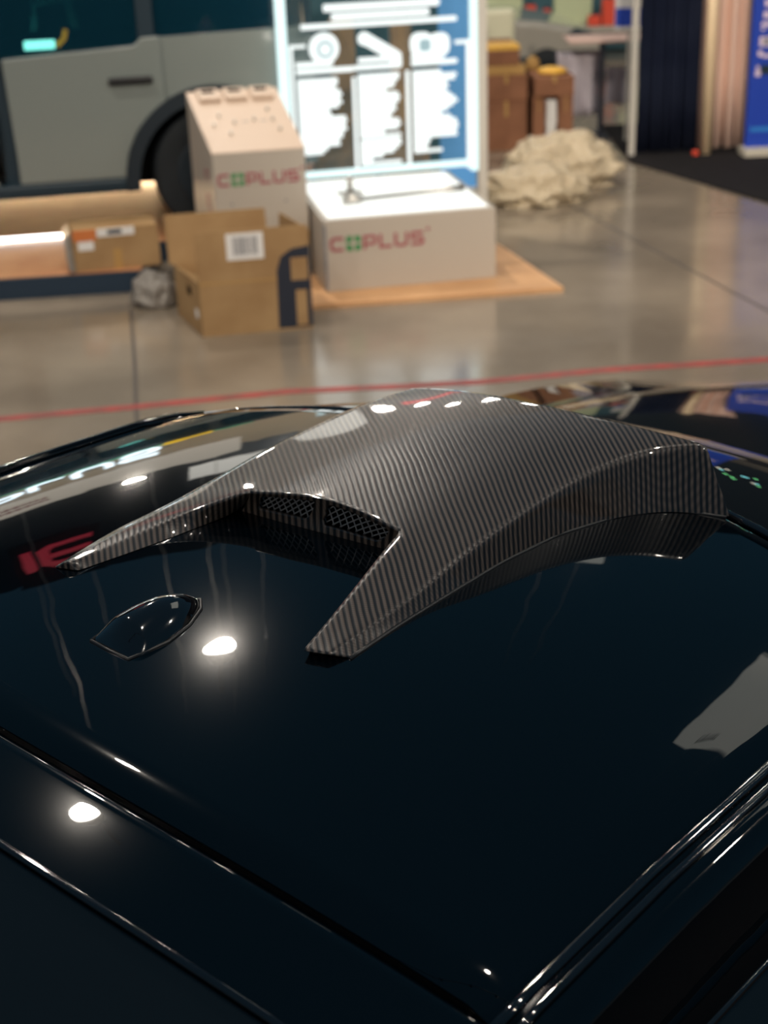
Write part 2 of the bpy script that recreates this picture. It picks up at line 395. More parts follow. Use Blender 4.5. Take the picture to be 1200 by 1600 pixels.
bm = NB(); grid(bm, [[L(-1.55, w, .93), L(-1.30, w, .99), L(-1.02, w, .985)] for w in [-.62 + i*.124 for i in range(11)]]); obj('boot_lid', bm, M['paint'], car, True)
for u, w in ((1.62, .86), (1.62, -.86), (-.85, .88), (-.85, -.88)):
    s = 1 if w > 0 else -1
    bm = NB(); cyl(bm, L(u, w - s*.13, .34), L(u, w + s*.085,   .34), .332, n=40); wh = obj('wheel', bm, M['tyre'], car, True, .02, 3)
    bm = NB(); cyl(bm, L(u, w + s*.06, .34), L(u, w + s*.09, .34), .25, .24, 40)
    obj('rim', bm, M['rim'], wh, True, .01)
# shark-fin antenna
bm = NB(); rows = []
for u, hw, h in ((-.088, .027, .0005), (-.084, .030, .010), (-.070, .032, .0205), (-.066, .032, .022), (-.045, .031, .0235), (-.025, .027, .022), (-.008, .020, .017), (.006, .012, .009), (.014, .002, .001)):
    r = []
    for k in range(15):
        a = -1 + k/7; r.append(L(u + .010*abs(a)*(1 if u < -.06 else 0)*-0, .006 + hw*a, rz(u, .006 + hw*a) - .001 + h*(1 - abs(a)**2.2)**.85 + .0015*(1 - abs(a))))
    rows.append(r)
grid(bm, rows)
fin = obj('shark_fin_antenna', bm, M['trimgloss'], car, True); fin['label'] = 'small glossy black shark-fin aerial behind the scoop'
sb = fin.modifiers.new('sub', 'SUBSURF'); sb.levels = 2; sb.render_levels = 2
bm = NB()
tube(bm, [L(-.089, -.02, rz(-.089, 0)), L(-.09, .006, rz(-.09, 0)), L(-.089, .032, rz(-.089, .03)), L(-.05, .039, rz(-.05, .03)), L(-.02, .033, rz(-.02, .03)), L(.005, .020, rz(.005, .01)), L(.017, .006, rz(.017, 0)), L(.005, -.008, rz(.005, 0)), L(-.02, -.021, rz(-.02, 0)), L(-.05, -.027, rz(-.05, 0)), L(-.089, -.02, rz(-.089, 0))], .0018)
obj('antenna_gasket', bm, M['rubber'], fin, True)

# ------------------------------------------------------------------ carbon roof scoop
scoop = root('roof_scoop', (CO[0], CO[1], 0), CA, 'carbon-fibre roof scoop with two trailing arms, taped on the black car roof', 'roof scoop')
ZR = None
def RZ(p): return (p[0], p[1], rz(p[0], p[1]) + .001) if len(p) == 2 else p
def resample(pl, n):
    pl = [Vector(RZ(p)) for p in pl]; d = [0]
    for a, b in zip(pl, pl[1:]): d.append(d[-1] + (b - a).length)
    out = []
    for i in range(n):
        s = d[-1]*i/(n - 1)
        for k in range(len(pl) - 1):
            if s <= d[k+1] + 1e-9:
                f = (s - d[k])/max(1e-9, d[k+1] - d[k]); out.append(pl[k].lerp(pl[k+1], f)); break
    return out
NBODY = 8
body_cols = [
    [(.17, .176), (.25, .173), (.34, .176), (.42, .192), (.47, .215), (.488, .235), (.508, .266)],
    [(.155, .169, 1.299), (.21, .170, 1.311), (.30, .170, 1.322), (.38, .173, 1.329), (.45, .190, 1.335), (.485, .206, 1.338), (.508, .240, 1.338)],
    [(.185, .103, 1.320), (.30, .115, 1.336), (.40, .125, 1.343), (.493, .165, 1.345)],
    [(.188, .050, 1.325), (.30, .060, 1.341), (.40, .070, 1.349), (.480, .100, 1.350)],
    [(.184, .003, 1.327), (.30, .010, 1.344), (.40, .020, 1.352), (.470, .030, 1.352)],
    [(.172, -.040, 1.325), (.30, -.040, 1.342), (.40, -.036, 1.350), (.465, -.035, 1.350)],
    [(.161, -.078, 1.320), (.30, -.090, 1.334), (.40, -.085, 1.343), (.462, -.085, 1.344)],
    [(.150, -.166, 1.297), (.273, -.158, 1.319), (.37, -.145, 1.331), (.43, -.130, 1.337), (.464, -.124, 1.336)],
    [(.150, -.192), (.30, -.190), (.40, -.185), (.465, -.205)],
]
bm = NB(); cl = bm.edges.layers.float.new('crease_edge')
bc = [[bm.verts.new(L(*p)) for p in resample(c, NBODY)] for c in body_cols]     # bc[col][row]
grid(bm, bc)
# front lip: roll down and return inside
lip1 = []
for c in range(9):
    p = bc[c][-1].co; q = bc[c][-2].co; d = (p - q).normalized()
    zlow = rz(p.x, -p.y)
    lip1.append(bm.verts.new((p.x + d.x*.004, p.y + d.y*.004, max(zlow + .002, p.z - .010 if 0 < c < 8 else p.z))))
lip2 = []
for c in range(9):
    q = bc[c][-2].co; y = q.y*.93
    lip2.append(bm.verts.new((q.x, y, max(rz(q.x, -y) + .003, q.z - .008))))
grid(bm, [[bc[c][-1] for c in range(9)], lip1, lip2])
NA = 5
near = [[(.030, .182), (.10, .178), (.17, .176)], [(.014, .171, 1.2855), (.10, .171, 1.2935), (.155, .169, 1.299)],
        [(.005, .150, 1.286), (.07, .135, 1.299), (.13, .118, 1.311), (.185, .103, 1.32)], [(.012, .149), (.203, .072)]]
far = [[(-.020, -.168), (.06, -.185), (.150, -.192)], [(-.017, -.153, 1.2865), (.075, -.165, 1.289), (.150, -.166, 1.297)],
       [(-.014, -.148, 1.2860), (.055, -.147, 1.2865), (.115, -.132, 1.297), (.161, -.078, 1.32)], [(-.012, -.140), (.069, -.121), (.179, -.108)]]
def arm(cols, ends):
    V = []
    for c, e in zip(cols, ends):
        pts = resample(c, NA); V.append([bm.verts.new(L(*p)) for p in (pts[:-1] if e is not None else pts)] + ([e] if e is not None else []))
    grid(bm, V); bm.faces.new((V[0][0], V[1][0], V[2][0], V[3][0]))
    return V
An = arm(near, (bc[0][0], bc[1][0], bc[2][0], None))
Af = arm(far, (bc[8][0], bc[7][0], bc[6][0], None))
cd = bm.edges.layers.float.get('crease_edge')
def crease(vs, k):
    for a, b in zip(vs, vs[1:]):
        e = bm.edges.get((a, b))
        if e: e[cd] = k
crease(bc[1], .9); crease(bc[7], .6); crease(bc[0], 1); crease(bc[8], 1)
crease([bc[c][0] for c in range(2, 7)], .75); crease(An[1], .95); crease(Af[1], .6); crease(An[0], 1); crease(Af[0], 1)
crease(An[2], .8); crease(Af[2], .45); crease(An[3], 1); crease(Af[3], 1)
crease([bc[c][-1] for c in range(9)], .6); crease(lip1, .4)
for V in (An, Af): crease([V[k][0] for k in range(4)], .6); crease([V[0][0], V[3][0]], .8)
top_edge = [bc[c][0].co.copy() for c in (6, 5, 4, 3, 2)]
shell = obj('shell', bm, M['carbon'], scoop, True)
s = shell.modifiers.new('sub', 'SUBSURF'); s.levels = 3; s.render_levels = 3
# grille wall between the arms
def wall_pt(a, b):
    k = a*4; i = min(3, int(k)); f = k - i
    P = [top_edge[max(0, min(4, i + o_))] for o_ in (-1, 0, 1, 2)]
    t = P[1].lerp(P[2], f) if True else None
    t = 0.5*((2*P[1]) + (-P[0] + P[2])*f + (2*P[0] - 5*P[1] + 4*P[2] - P[3])*f*f + (-P[0] + 3*P[1] - 3*P[2] + P[3])*f**3) if 0 < i < 3 else t
    u0, w0, u1, w1 = .177, -.112, .199, .070
    u = u0 + (u1 - u0)*a - .004*sin(pi*a); w = w0 + (w1 - w0)*a
    lo = Vector(L(u, w, rz(u, w) - .001)); q = t.lerp(lo, b); q.x += .003*sin(pi*b)
    return q
OPEN = [(.085, .47, .14, .74), (.545, .95, .14, .76)]
bm = NB(); NX, NY = 120, 26; vv = {}
def gv(i, j):
    if (i, j) not in vv: vv[i, j] = bm.verts.new(wall_pt(i/NX, j/NY))
    return vv[i, j]
def inside(a, b):
    for a0, a1, b0, b1 in OPEN:
        sh = (b - b0)/(b1 - b0)*.02
        rx, ry = .035, .14
        if a0 + sh < a < a1 - sh*.3 and b0 < b < b1:
            dx = max(a0 + sh + rx - a, a - (a1 - sh*.3 - rx), 0)/rx; dy = max(b0 + ry - b, b - (b1 - ry), 0)/ry
            if dx*dx + dy*dy < 1: return True
    return False
for i in range(NX):
    for j in range(NY):
        if not inside((i + .5)/NX, (j + .5)/NY): bm.faces.new((gv(i, j), gv(i+1, j), gv(i+1, j+1), gv(i, j+1)))
fr = obj('grille_frame', bm, M['carbon'], scoop, True)
sm = fr.modifiers.new('smooth', 'SMOOTH'); sm.iterations = 2
so = fr.modifiers.new('solid', 'SOLIDIFY'); so.thickness = .004; so.offset = 0
for a0, a1, b0, b1 in OPEN:
    bm = NB()
    N = 8; back = Vector((.004, 0, 0))
    for sgn in (1, -1):
        for k in range(-8, N + 8):
            pts = []
            for q in range(13):
                t = q/12; a = (k + sgn*t*2.6)/N
                if -0.02 <= a <= 1.02: pts.append(wall_pt(a0 + (a1 - a0)*a, b0 - .02 + (b1 - b0 + .04)*t) + back)
            if len(pts) > 1: tube(bm, pts, .00075, 5)
    obj('mesh_grille', bm, M['wire'], scoop, True)
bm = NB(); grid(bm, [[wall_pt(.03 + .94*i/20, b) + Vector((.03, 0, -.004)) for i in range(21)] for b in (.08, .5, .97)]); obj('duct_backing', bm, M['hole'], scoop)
# black bonding trim along the near lower edge
bm = NB(); tube(bm, [Vector(L(*p)) + Vector((0, 0, -.0008)) for p in resample(near[0] + body_cols[0][1:], 26)], .0022, 6); obj('bonding_trim', bm, M['rubber'], scoop, True)

# ------------------------------------------------------------------ pale SUV on its platform
PY = 11
bm = NB(); prism(bm, [(-4, 6.70), (-1.12, 7.02), (-1.12, 7.60), (-.36, 7.76), (-.36, 10), (-4, 10)], 'z', 0, .10)
plat = obj('display_platform', bm, M['navyband']); tag(plat, 'low dark-edged display platform under the pale SUV', 'platform')
bm = NB(); prism(bm, [(-3.98, 6.73), (-1.14, 7.045), (-1.14, 7.62), (-.38, 7.78), (-.38, 9.98), (-3.98, 9.98)], 'z', .1003, .103)
o = obj('floorboards', bm, M['woodfloor'], plat); o['label'] = 'orange-brown wood floor surface'
struct(obj('wall_left', B(-5, -.4, 10.05, 10.12, 0, 2.6), M['cream']), 'cream booth wall behind the pale SUV')
suv = root('suv', (-1.0, 7.7, 0), PY, 'pale grey boxy SUV parked on the booth platform at the back left', 'car')
def arch(cx_, cz, r, a0, a1, n=20): return [(cx_ + r*cos(radians(a0 + (a1 - a0)*i/n)), cz + r*sin(radians(a0 + (a1 - a0)*i/n))) for i in range(n + 1)]
side = [(-.80, .44), (-.80, 1.045), (-.165, 1.077), (-.13, 1.112), (.74, 1.13), (.74, .45), (.64, .42)] + arch(.20, .40, .44, 2, 178) + [(-.26, .42)]
bm = NB(); prism(bm, side, 'y', 0, 1.55); obj('body', bm, M['suv'], suv, False, .02, 3)
bm = NB(); prism(bm, [(-.795, .435), (-.815, 1.05), (-.165, 1.083), (-.128, 1.118), (-.035, 1.12), (-.03, .80), (-.10, .75), (-.19, .66), (-.245, .55), (-.262, .435)], 'y', -.018, 0)
door = obj('rear_door', bm, M['suv'], suv, False, .012, 3)
bm = NB(); box(bm, -.31, -.09, -.045, -.018, .90, .935); obj('door_handle', bm, M['blackplastic'], door, False, .008)
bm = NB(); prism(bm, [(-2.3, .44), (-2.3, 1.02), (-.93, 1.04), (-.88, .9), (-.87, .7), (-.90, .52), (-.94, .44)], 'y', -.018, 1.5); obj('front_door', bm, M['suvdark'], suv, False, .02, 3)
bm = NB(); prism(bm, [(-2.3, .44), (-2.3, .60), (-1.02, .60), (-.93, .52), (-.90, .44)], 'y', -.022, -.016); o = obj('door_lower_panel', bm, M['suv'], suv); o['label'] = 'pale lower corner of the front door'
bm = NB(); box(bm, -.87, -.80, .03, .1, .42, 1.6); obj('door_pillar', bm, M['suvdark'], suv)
bm = NB(); prism(bm, [(-2.3, 1.03), (-2.1, 1.52), (.70, 1.56), (.74, 1.10), (.71, 1.10), (.67, 1.50), (-.06, 1.49), (-.06, 1.1), (-.14, 1.1), (-.14, 1.48), (-.84, 1.46), (-.84, 1.03), (-.90, 1.03), (-.90, 1.45), (-2.0, 1.42), (-2.1, 1.03)], 'y', .0, .05); obj('window_frame', bm, M['suvdark'], suv)
bm = NB(); box(bm, -.84, -.14, .02, .026, 1.03, 1.48); obj('side_window', bm, M['suvglass'], suv)
bm = NB(); box(bm, -.06, .69, .02, .026, 1.1, 1.5); obj('side_window', bm, M['suvglass'], suv)
bm = NB(); box(bm, -2.1, -.90, .02, .026, 1.03, 1.44); obj('side_window', bm, M['suvglass'], suv)
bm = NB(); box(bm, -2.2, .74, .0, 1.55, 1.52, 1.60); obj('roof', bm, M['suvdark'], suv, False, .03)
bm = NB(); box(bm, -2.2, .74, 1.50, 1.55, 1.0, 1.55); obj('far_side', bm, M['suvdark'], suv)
bm = NB(); box(bm, -2.3, -.26, -.03, .12, .365, .435); obj('side_step', bm, M['suvdark'], suv, False, .015)
bm = NB(); outer = arch(.20, .40, .47, -4, 184, 28); inner = arch(.20, .40, .40, -4, 184, 28)
for k in range(28): prism(bm, [outer[k], outer[k+1], inner[k+1], inner[k]], 'y', -.05, .12)
obj('arch_flare', bm, M['flare'], suv)
bm = NB(); box(bm, -.25, .66, .12, 1.4, .38, .90); obj('wheel_well', bm, M['hole'], suv)
bm = NB(); box(bm, -2.3, .7, .2, 1.4, .37, .45); obj('underbody', bm, M['suvdark'], suv)
for yy in (0, 1.25):
    bm = NB(); cyl(bm, (.20, yy + .01, .43), (.20, yy + .24, .43), .327, n=40); wh = obj('wheel', bm, M['tyre'], suv, True, .03, 3)
    bm = NB(); cyl(bm, (.20, yy - .005, .43), (.20, yy + .02, .43), .20, n=32); obj('rim', bm, M['flare'], wh, False, .01)
    bm = NB(); cyl(bm, (-2.05, yy + .01, .43), (-2.05, yy + .24, .43), .327, n=40); obj('wheel', bm, M['tyre'], suv, True, .03, 3)
bm = NB(); box(bm, -.70, -.55, .12, .14, 1.075, 1.115); scr = obj('cyan_patch', bm, M['cyan_glow'], suv); scr['label'] = 'glowing cyan-white patch seen through the rear door window'  # small emissive cyan patch set behind the rear door glass
bm = NB(); tube(bm, [(-.54, .13, 1.085), (-.50, .14, 1.12), (-.49, .14, 1.16)], .012); o = obj('belt_strap', bm, PB('yellow_strap_glow', (.9, .6, .02), .5, emit=(1, .6, .02), es=3), suv); o['label'] = 'yellow strap behind the window, given its own glow'  # strap made emissive so it shows bright through the smoked glass
bm = NB(); prism(bm, [(-.66, 1.15), (-.64, 1.30), (-.45, 1.32), (-.42, 1.16), (-.46, 1.15), (-.48, 1.28), (-.62, 1.27), (-.63, 1.16)], 'y', .25, .33); obj('head_restraint', bm, PB('teal_seat', (.05, .22, .22), .6), suv)
bm = NB(); box(bm, -1.0, .7, .3, 1.4, .8, 1.02); obj('seat_row', bm, M['suvdark'], suv)
bm = NB(); cyl(bm, (-2.6, 7.60, .116), (-1.47, 7.80, .116), .012, n=12); tl = obj('light_tube', bm, M['tube_glow'], None, True); tag(tl, 'bright white light tube lying on the wood platform under the near side of the SUV', 'light')
M['tube_fill'] = PB('added_warm_tube', (.9, .8, .6), .5, emit=(1.0, .74, .42), es=60)  # second tube, added to light the floor and wall under the SUV
bm = NB(); cyl(bm, (-3.2, 9.05, .118), (-1.35, 9.35, .118), .014, n=12); tl = obj('light_tube', bm, M['tube_fill'], None, True); tag(tl, 'added warm light tube under the far side of the SUV, lighting floor and wall', 'light')
# small carton on the platform edge
sc_ = root('cardboard_carton', (-1.452, 7.02, .103), 14, 'small closed brown carton with white and orange labels on the platform edge', 'cardboard box')
obj('carton_body', B(0, .415, 0, .24, 0, .205), M['card'], sc_, False, .004)
obj('orange_label', B(.005, .115, -.0015, 0, .150, .204), M['orange'], sc_)
o = obj('shipping_label', B(.12, .30, -.0015, 0, .165, .204), M['paper'], sc_); o['label'] = 'white shipping label'
o = obj('shipping_label', B(.025, .10, -.0022, -.0004, .105, .148), M['paper'], sc_)
obj('label_print', B(.17, .24, -.0025, -.0015, .175, .195), M['ink'], sc_)
obj('packing_tape', B(.19, .23, -.0012, .0, .0, .10), M['card_lt'], sc_)
bm = NB(); prism(bm, [(0, 0), (-.03, .01), (-.035, .17), (-.005, .2)], 'y', -.01, .22); o = obj('film_wrap', bm, M['film_grey'], sc_, False, .008); o['label'] = 'greyish plastic film on the left end'
# crumpled film
def crumple(name, loc, sx, sy, sz, mt, seed, amp=.28, sub=4, fr=3.0):
    from mathutils import noise
    bm = NB(); bmesh.ops.create_icosphere(bm, subdivisions=sub, radius=1)
    for v in bm.verts:
        p = v.co.copy(); q = p*fr + Vector((seed, seed*1.7, seed*.3))
        n = noise.noise(q) + .5*abs(noise.noise(q*2.3)) + .30*noise.noise(q*4.9) - .25*abs(noise.noise(q*3.1))
        v.co = p*(1 + amp*n)
        v.co.x *= sx; v.co.y *= sy; v.co.z = max(v.co.z, -.55)*sz + .55*sz
    o = obj(name, bm, mt, None, True); place(o, loc); return o
o = crumple('plastic_film', (-1.045, 6.78, 0), .105, .10, .10, M['film_grey'], 3.1); tag(o, 'crumpled grey plastic film on the floor beside the big open carton', 'plastic wrap')
# ------------------------------------------------------------------ big open carton
bx = root('open_carton', (-.763, 6.222, 0), 10, 'large open brown carton on the floor with raised front flap and a dark patch', 'cardboard box')
BW, BD, BH = .488, .40, .235
def rack(o):
    for v in o.data.vertices: v.co.x -= .085*v.co.y/BD
    return o
bm = NB(); th = .006
box(bm, 0, BW, 0, th, 0, BH); box(bm, 0, BW, BD - th, BD, 0, BH); box(bm, 0, th, th, BD - th, 0, BH); box(bm, BW - th, BW, th, BD - th, 0, BH); box(bm, th, BW - th, th, BD - th, 0, .006)
obj('carton_body', bm, M['card'], bx)
bm = NB(); prism(bm, [(0, BH), (.006, BH), (.012, BH + .225), (.006, BH + .225)], 'x', 0, BW - .003); ff = obj('front_flap', bm, M['card'], bx)
bm = NB(); prism(bm, [(BD - th, BH), (BD, BH), (BD + .03, BH + .22), (BD + .024, BH + .22)], 'x', -.02, BW - .05); obj('back_flap', bm, M['card'], bx)
bm = NB(); prism(bm, [(BW - th, BH), (BW, BH), (BW + .012, BH + .20), (BW + .006, BH + .20)], 'y', .02, BD); obj('side_flap', bm, M['card'], bx)
bm = NB(); prism(bm, [(0, BH), (.005, BH - .002), (.11, BH - .06), (.105, BH - .066)], 'y', .01, BD - .01); obj('side_flap', bm, M['card_in'], bx)
o = obj('shipping_label', B(.13, .29, -.0015 + .003, .006, BH + .095, BH + .21), M['paper'], bx); o['label'] = 'white barcode label'; o_lab = o
bm = NB(); xx = .16
while xx < .265:
    wd = random.choice((.003, .005, .008)); box(bm, xx, xx + wd, .0002, .0015, BH + .115, BH + .195); xx += wd + random.choice((.004, .006))
obj('barcode', bm, M['inkgrey'], o)
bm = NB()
prism(bm, [(.335, .01), (.34, .27), (.36, .33), (.41, .362), (.487, .372), (.487, .01)], 'y', -.0012, 0)  # flat dark patch on the carton front, brown patches laid over it
o = obj('dark_patch', bm, M['ink'], bx); o['label'] = 'dark patch on the right edge'
for x0, x1, z0, z1 in ((.402, .476, .222, .322), (.418, .466, .018, .178)): g_ = obj('brown_patch', B(x0, x1, -.0022, -.0012, z0, z1), M['card'], bx)
bm = NB(); box(bm, -.0012, 0, .05, .09, .07, .11); obj('sticker', bm, M['paper'], bx)
bm = NB(); box(bm, -.0012, 0, .14, .20, .15, .19); obj('hand_hole', bm, M['hole'], bx)
bm = NB(); box(bm, .0, BW, -.001, 0, BH - .003, BH + .003); obj('flap_crease', bm, M['card_lt'], bx)

for o in bx.children: rack(o)
for k in o_lab.children: rack(k)

# ------------------------------------------------------------------ white kiosk with sloping top
ki = root('display_kiosk', (-.783, 7.035, 0), 11, 'white display kiosk with sloping top and COPLUS lettering behind the open carton', 'display stand')
KW, KD, KF, KB = .445, .44, .64, .868
bm = NB(); prism(bm, [(.0, .0205), (.0, KF), (KD, KB), (KD, .0205)], 'x', .033, .033 + KW)
for v in bm.verts: v.co.x -= .066*v.co.y/KD
obj('cabinet', bm, M['white'], ki, False, .004)
sl = math.atan2(KB - KF, KD)
def on_top(p, q, h):     # p across 0..1, q up the slope 0..1, h above it
    return (.033 + KW*p - .066*q, KD*q - h*sin(sl), KF + (KB - KF)*q + h*cos(sl))
def topbox(bm, p0, p1, q0, q1, h0, h1):
    v = [bm.verts.new(on_top(p, q, h)) for h in (h0, h1) for p, q in ((p0, q0), (p1, q0), (p1, q1), (p0, q1))]
    for f in ((0, 1, 2, 3), (4, 5, 6, 7), (0, 1, 5, 4), (1, 2, 6, 5), (2, 3, 7, 6), (3, 0, 4, 7)): bm.faces.new([v[i] for i in f])
    return bm
obj('top_panel', topbox(NB(), .0, 1, .0, 1, .0005, .006), M['whitelit'], ki)
for i, p in enumerate((.10, .39, .68)):
    t = obj('display_tray', topbox(NB(), p, p + .24, .80, .97, .006, .030), M['whitelit'], ki, False, .003)
    obj('tray_slot', topbox(NB(), p + .05, p + .19, .89, .94, .030, .0315), M['hole'], t)
for p, q in ((.24, .57), (.15, .43), (.38, .45), (.29, .28), (.60, .48), (.79, .63), (.80, .47), (.83, .30)):
    bm = NB(); cyl(bm, on_top(p, q, .006), on_top(p, q, .022), .007, n=12); obj('mounting_peg', bm, M['steel'], ki)
for p0, p1 in ((.47, .54), (.66, .74)): obj('caption_print', topbox(NB(), p0, p1, .46, .472, .0062, .0068), M['inkgrey'], ki)
logo(ki, .050, .487, .058, -.0005)
for x, z in ((.11, .40), (.372, .40)):
    bm = NB(); cyl(bm, (x, 0, z), (x, -.002, z), .006, n=12); obj('screw_hole', bm, M['inkgrey'], ki)
# lettering on the narrow left side: the same word running downwards
def sidestroke(bm, pts, w):
    tmp = NB(); ribbon(tmp, pts, w, 0, .0015)
    for f in tmp.faces:
        bm.faces.new([bm.verts.new((.0325 - v.co.y - .15*(.10 + v.co.z), .10 + v.co.z, .55 - v.co.x)) for v in f.verts])
    tmp.free()
hh = .05
for ox, strokes in ((0, [[(.95, .9), (.1, .9), (.1, .1), (.95, .1)]]), (2.36, [[(.1, 0), (.1, .9), (.9, .9), (.9, .38), (.1, .38)]]), (3.52, [[(.1, 1), (.1, .1), (.9, .1)]]), (4.6, [[(.1, 1), (.1, .1), (.9, .1), (.9, 1)]]), (5.76, [[(.95, .9), (.1, .9), (.1, .5), (.9, .5), (.9, .1), (.05, .1)]])):
    bm = NB()
    for s_ in strokes: sidestroke(bm, [((ox + a)*hh, b*hh*1.2) for a, b in s_], .01)
    obj('side_letter', bm, M['logo_red'], ki)

# ------------------------------------------------------------------ lit white bench
bn = root('light_bench', (-.281, 6.794, 0), 11, 'low white bench with glowing top and COPLUS lettering on a plywood sheet', 'display bench')
BX0, BX1, BDp, BHt = .047, .881, .93, .362
ply_z = .0205
bm = NB(); box(bm, BX0, BX1, 0, BDp, ply_z, BHt); obj('bench_body', bm, M['white'], bn, False, .004)
bm = NB(); box(bm, BX0 + .03, BX1 - .03, .03, BDp - .03, BHt + .0005, BHt + .004); obj('lit_top', bm, M['bench_glow'], bn)
bm = NB(); box(bm, BX0, BX0 + .012, -.002, 0, ply_z + .01, BHt - .02); obj('edge_seam', bm, M['inkgrey'], bn)
logo(bn, .075, .212, .067, -.0005)
bm = NB(); prism(bm, [(-.74, 6.98), (-.36, 6.98), (-.30, 6.60), (.882, 6.748), (.66, 7.60), (.56, 7.82), (-.32, 7.66), (-.86, 7.56)], 'z', 0, ply_z)
ply = obj('plywood_sheet', bm, M['wood']); tag(ply, 'thin plywood sheet lying on the floor under the lit white bench', 'plywood')
rod = root('drive_shaft', (-.13, 7.10, BHt + .004 + .022), 20, 'pale grey shaft-like part lying on the glowing bench top', 'car part')
bm = NB(); tube(bm, [(0, 0, 0), (.08, 0, 0), (.09, 0, 0), (.52, .0, 0), (.53, 0, 0), (.62, 0, 0)], [.022, .022, .012, .012, .018, .018], 14); obj('shaft', bm, M['steel'], rod, True)
bm = NB(); cyl(bm, (-.012, 0, 0), (0, 0, 0), .022, n=20); obj('flange', bm, M['steel'], rod)
bl = root('mounting_bracket', (-.11, 7.36, BHt + .004), 30, 'small pale bracket lying at the left of the glowing bench top', 'car part')
obj('plate', B(-.06, .06, -.04, .04, 0, .012), M['steel'], bl, False, .004); obj('post', cyl(NB(), (0, 0, .012), (0, 0, .09), .016), M['steel'], bl, True)

# ------------------------------------------------------------------ glass info panel with white print behind the bench
pn = root('glass_info_panel', (-.31, 7.755, 0), 13, 'lit glass information panel with white icons and text standing behind the white bench', 'information panel')
PT = 1.85
obj('glass_pane', B(-.09, .87, .004, .012, .40, PT), M['pane'], pn)
o = obj('lit_edge', B(-.145, -.095, -.008, .022, .365, PT), M['edge_glow'], pn); o = obj('lit_edge', B(.868, .905, -.008, .022, .345, PT), M['edge_glow'], pn)
obj('frame_post', B(.905, .955, -.012, .03, .0, PT), M['greypost'], pn)
obj('bottom_rail', B(-.10, .868, -.006, .022, .372, .405), M['edge_glow'], pn)
obj('top_rail', B(-.145, .955, -.008, .03, PT, PT + .04), M['greypost'], pn)
YA, YB = .0005, .0035
def lines(name, rows, h):
    bm = NB()
    for s0, s1, z in rows:
        pts = [(s0, z - h/2)] + [(s1 - h*.3, z - h/2), (s1, z), (s1 - h*.3, z + h/2)] + [(s0, z + h/2)]
        prism(bm, pts, 'y', YA, YB)
    return obj(name, bm, M['white_glow'], pn)
lines('heading_text', [(.10, .71, 1.213), (.14, .655, 1.168)], .036)
lines('heading_rule', [(-.02, .80, 1.128)], .026)
R_ = random.Random(4)
def para(s0, s1, z1, z0, rag):
    out = []; z = z1; i = 0
    while z > z0:
        out.append((s0, s1 - rag[i % len(rag)]*(s1 - s0), z)); z -= .0192; i += 1
    return out
lines('body_text', para(-.052, .195, .866, .50, [.14, .14, .20, .10, .06, .10, .06, .14, .34, .30, .0, -.02, .02, -.02, .06, .08, .16, .14, .40, .5]), .0185)
lines('body_text', para(.265, .488, .872, .555, [.0, .02, .10, .14, .32, .04, .0, .04, .12, .10, .18, .24, .04, .0, .06, .4]), .0185)
lines('body_text', para(.265, .488, .540, .42, [.0, .0, .08, .18, .44, .7]), .0185)
lines('body_text', para(.555, .80, .872, .46, [.36, .02, .06, .24, .20, .26, .16, .06, .0, .10, .22, .36, .16, .04, .0, .0, .04, .02, .62, .66, .7]), .0185)
lines('caption_text', [(-.055, .14, .945), (-.055, .25, .912)], .026)
lines('caption_text', [(.27, .46, .95), (.25, .50, .915)], .026)
lines('caption_text', [(.55, .73, .948), (.55, .80, .918)], .026)
for s0, s1, z0, z1 in ((.234, .252, .405, .87), (.518, .538, .395, .885), (-.085, -.068, .42, 1.028), (.845, .868, .36, 1.0)): obj('divider_line', B(s0, s1, YA, YB, z0, z1), M['white_glow'], pn)
for s0, s1, z0, z1 in ((-.085, .0, 1.028, 1.045), (.785, .868, 1.0, 1.02)): obj('border_line', B(s0, s1, YA, YB, z0, z1), M['white_glow'], pn)
M['ring_pale'] = PB('pale_cyan_lit', (.1, .12, .12), .5, emit=(.42, .66, .74), es=.62)
bm = NB(); disc2(bm, (.095, 1.02), .078, YA, YB, 32); o = obj('icon', bm, M['white_glow'], pn); o['label'] = 'round wheel icon'
bm = NB(); disc2(bm, (.10, 1.015), .043, YA - .002, YA, 28); r_ = obj('icon_ring', bm, M['ring_pale'], o)
bm = NB(); disc2(bm, (.10, 1.015), .028, YA - .004, YA - .002, 24); obj('icon_hub', bm, M['white_glow'], o)
bm = NB(); ribbon(bm, [(.31, 1.055), (.46, .965)], .062, YA, YB); disc2(bm, (.305, 1.055), .034, YA, YB); disc2(bm, (.47, .96), .03, YA, YB); box(bm, .44, .50, YA, YB, .915, .945); o = obj('icon', bm, M['white_glow'], pn); o['label'] = 'slanted capsule-shaped icon'
bm = NB(); disc2(bm, (.605, 1.01), .06, YA, YB, 24, .7); disc2(bm, (.70, 1.005), .058, YA, YB, 24, .7); box(bm, .60, .70, YA, YB, .955, 1.04); o = obj('icon', bm, M['white_glow'], pn); o['label'] = 'rounded two-lobed icon'
bm = NB(); disc2(bm, (.625, 1.005), .030, YA - .002, YA, 16, .5); obj('icon_slot', bm, M['ring_pale'], o)

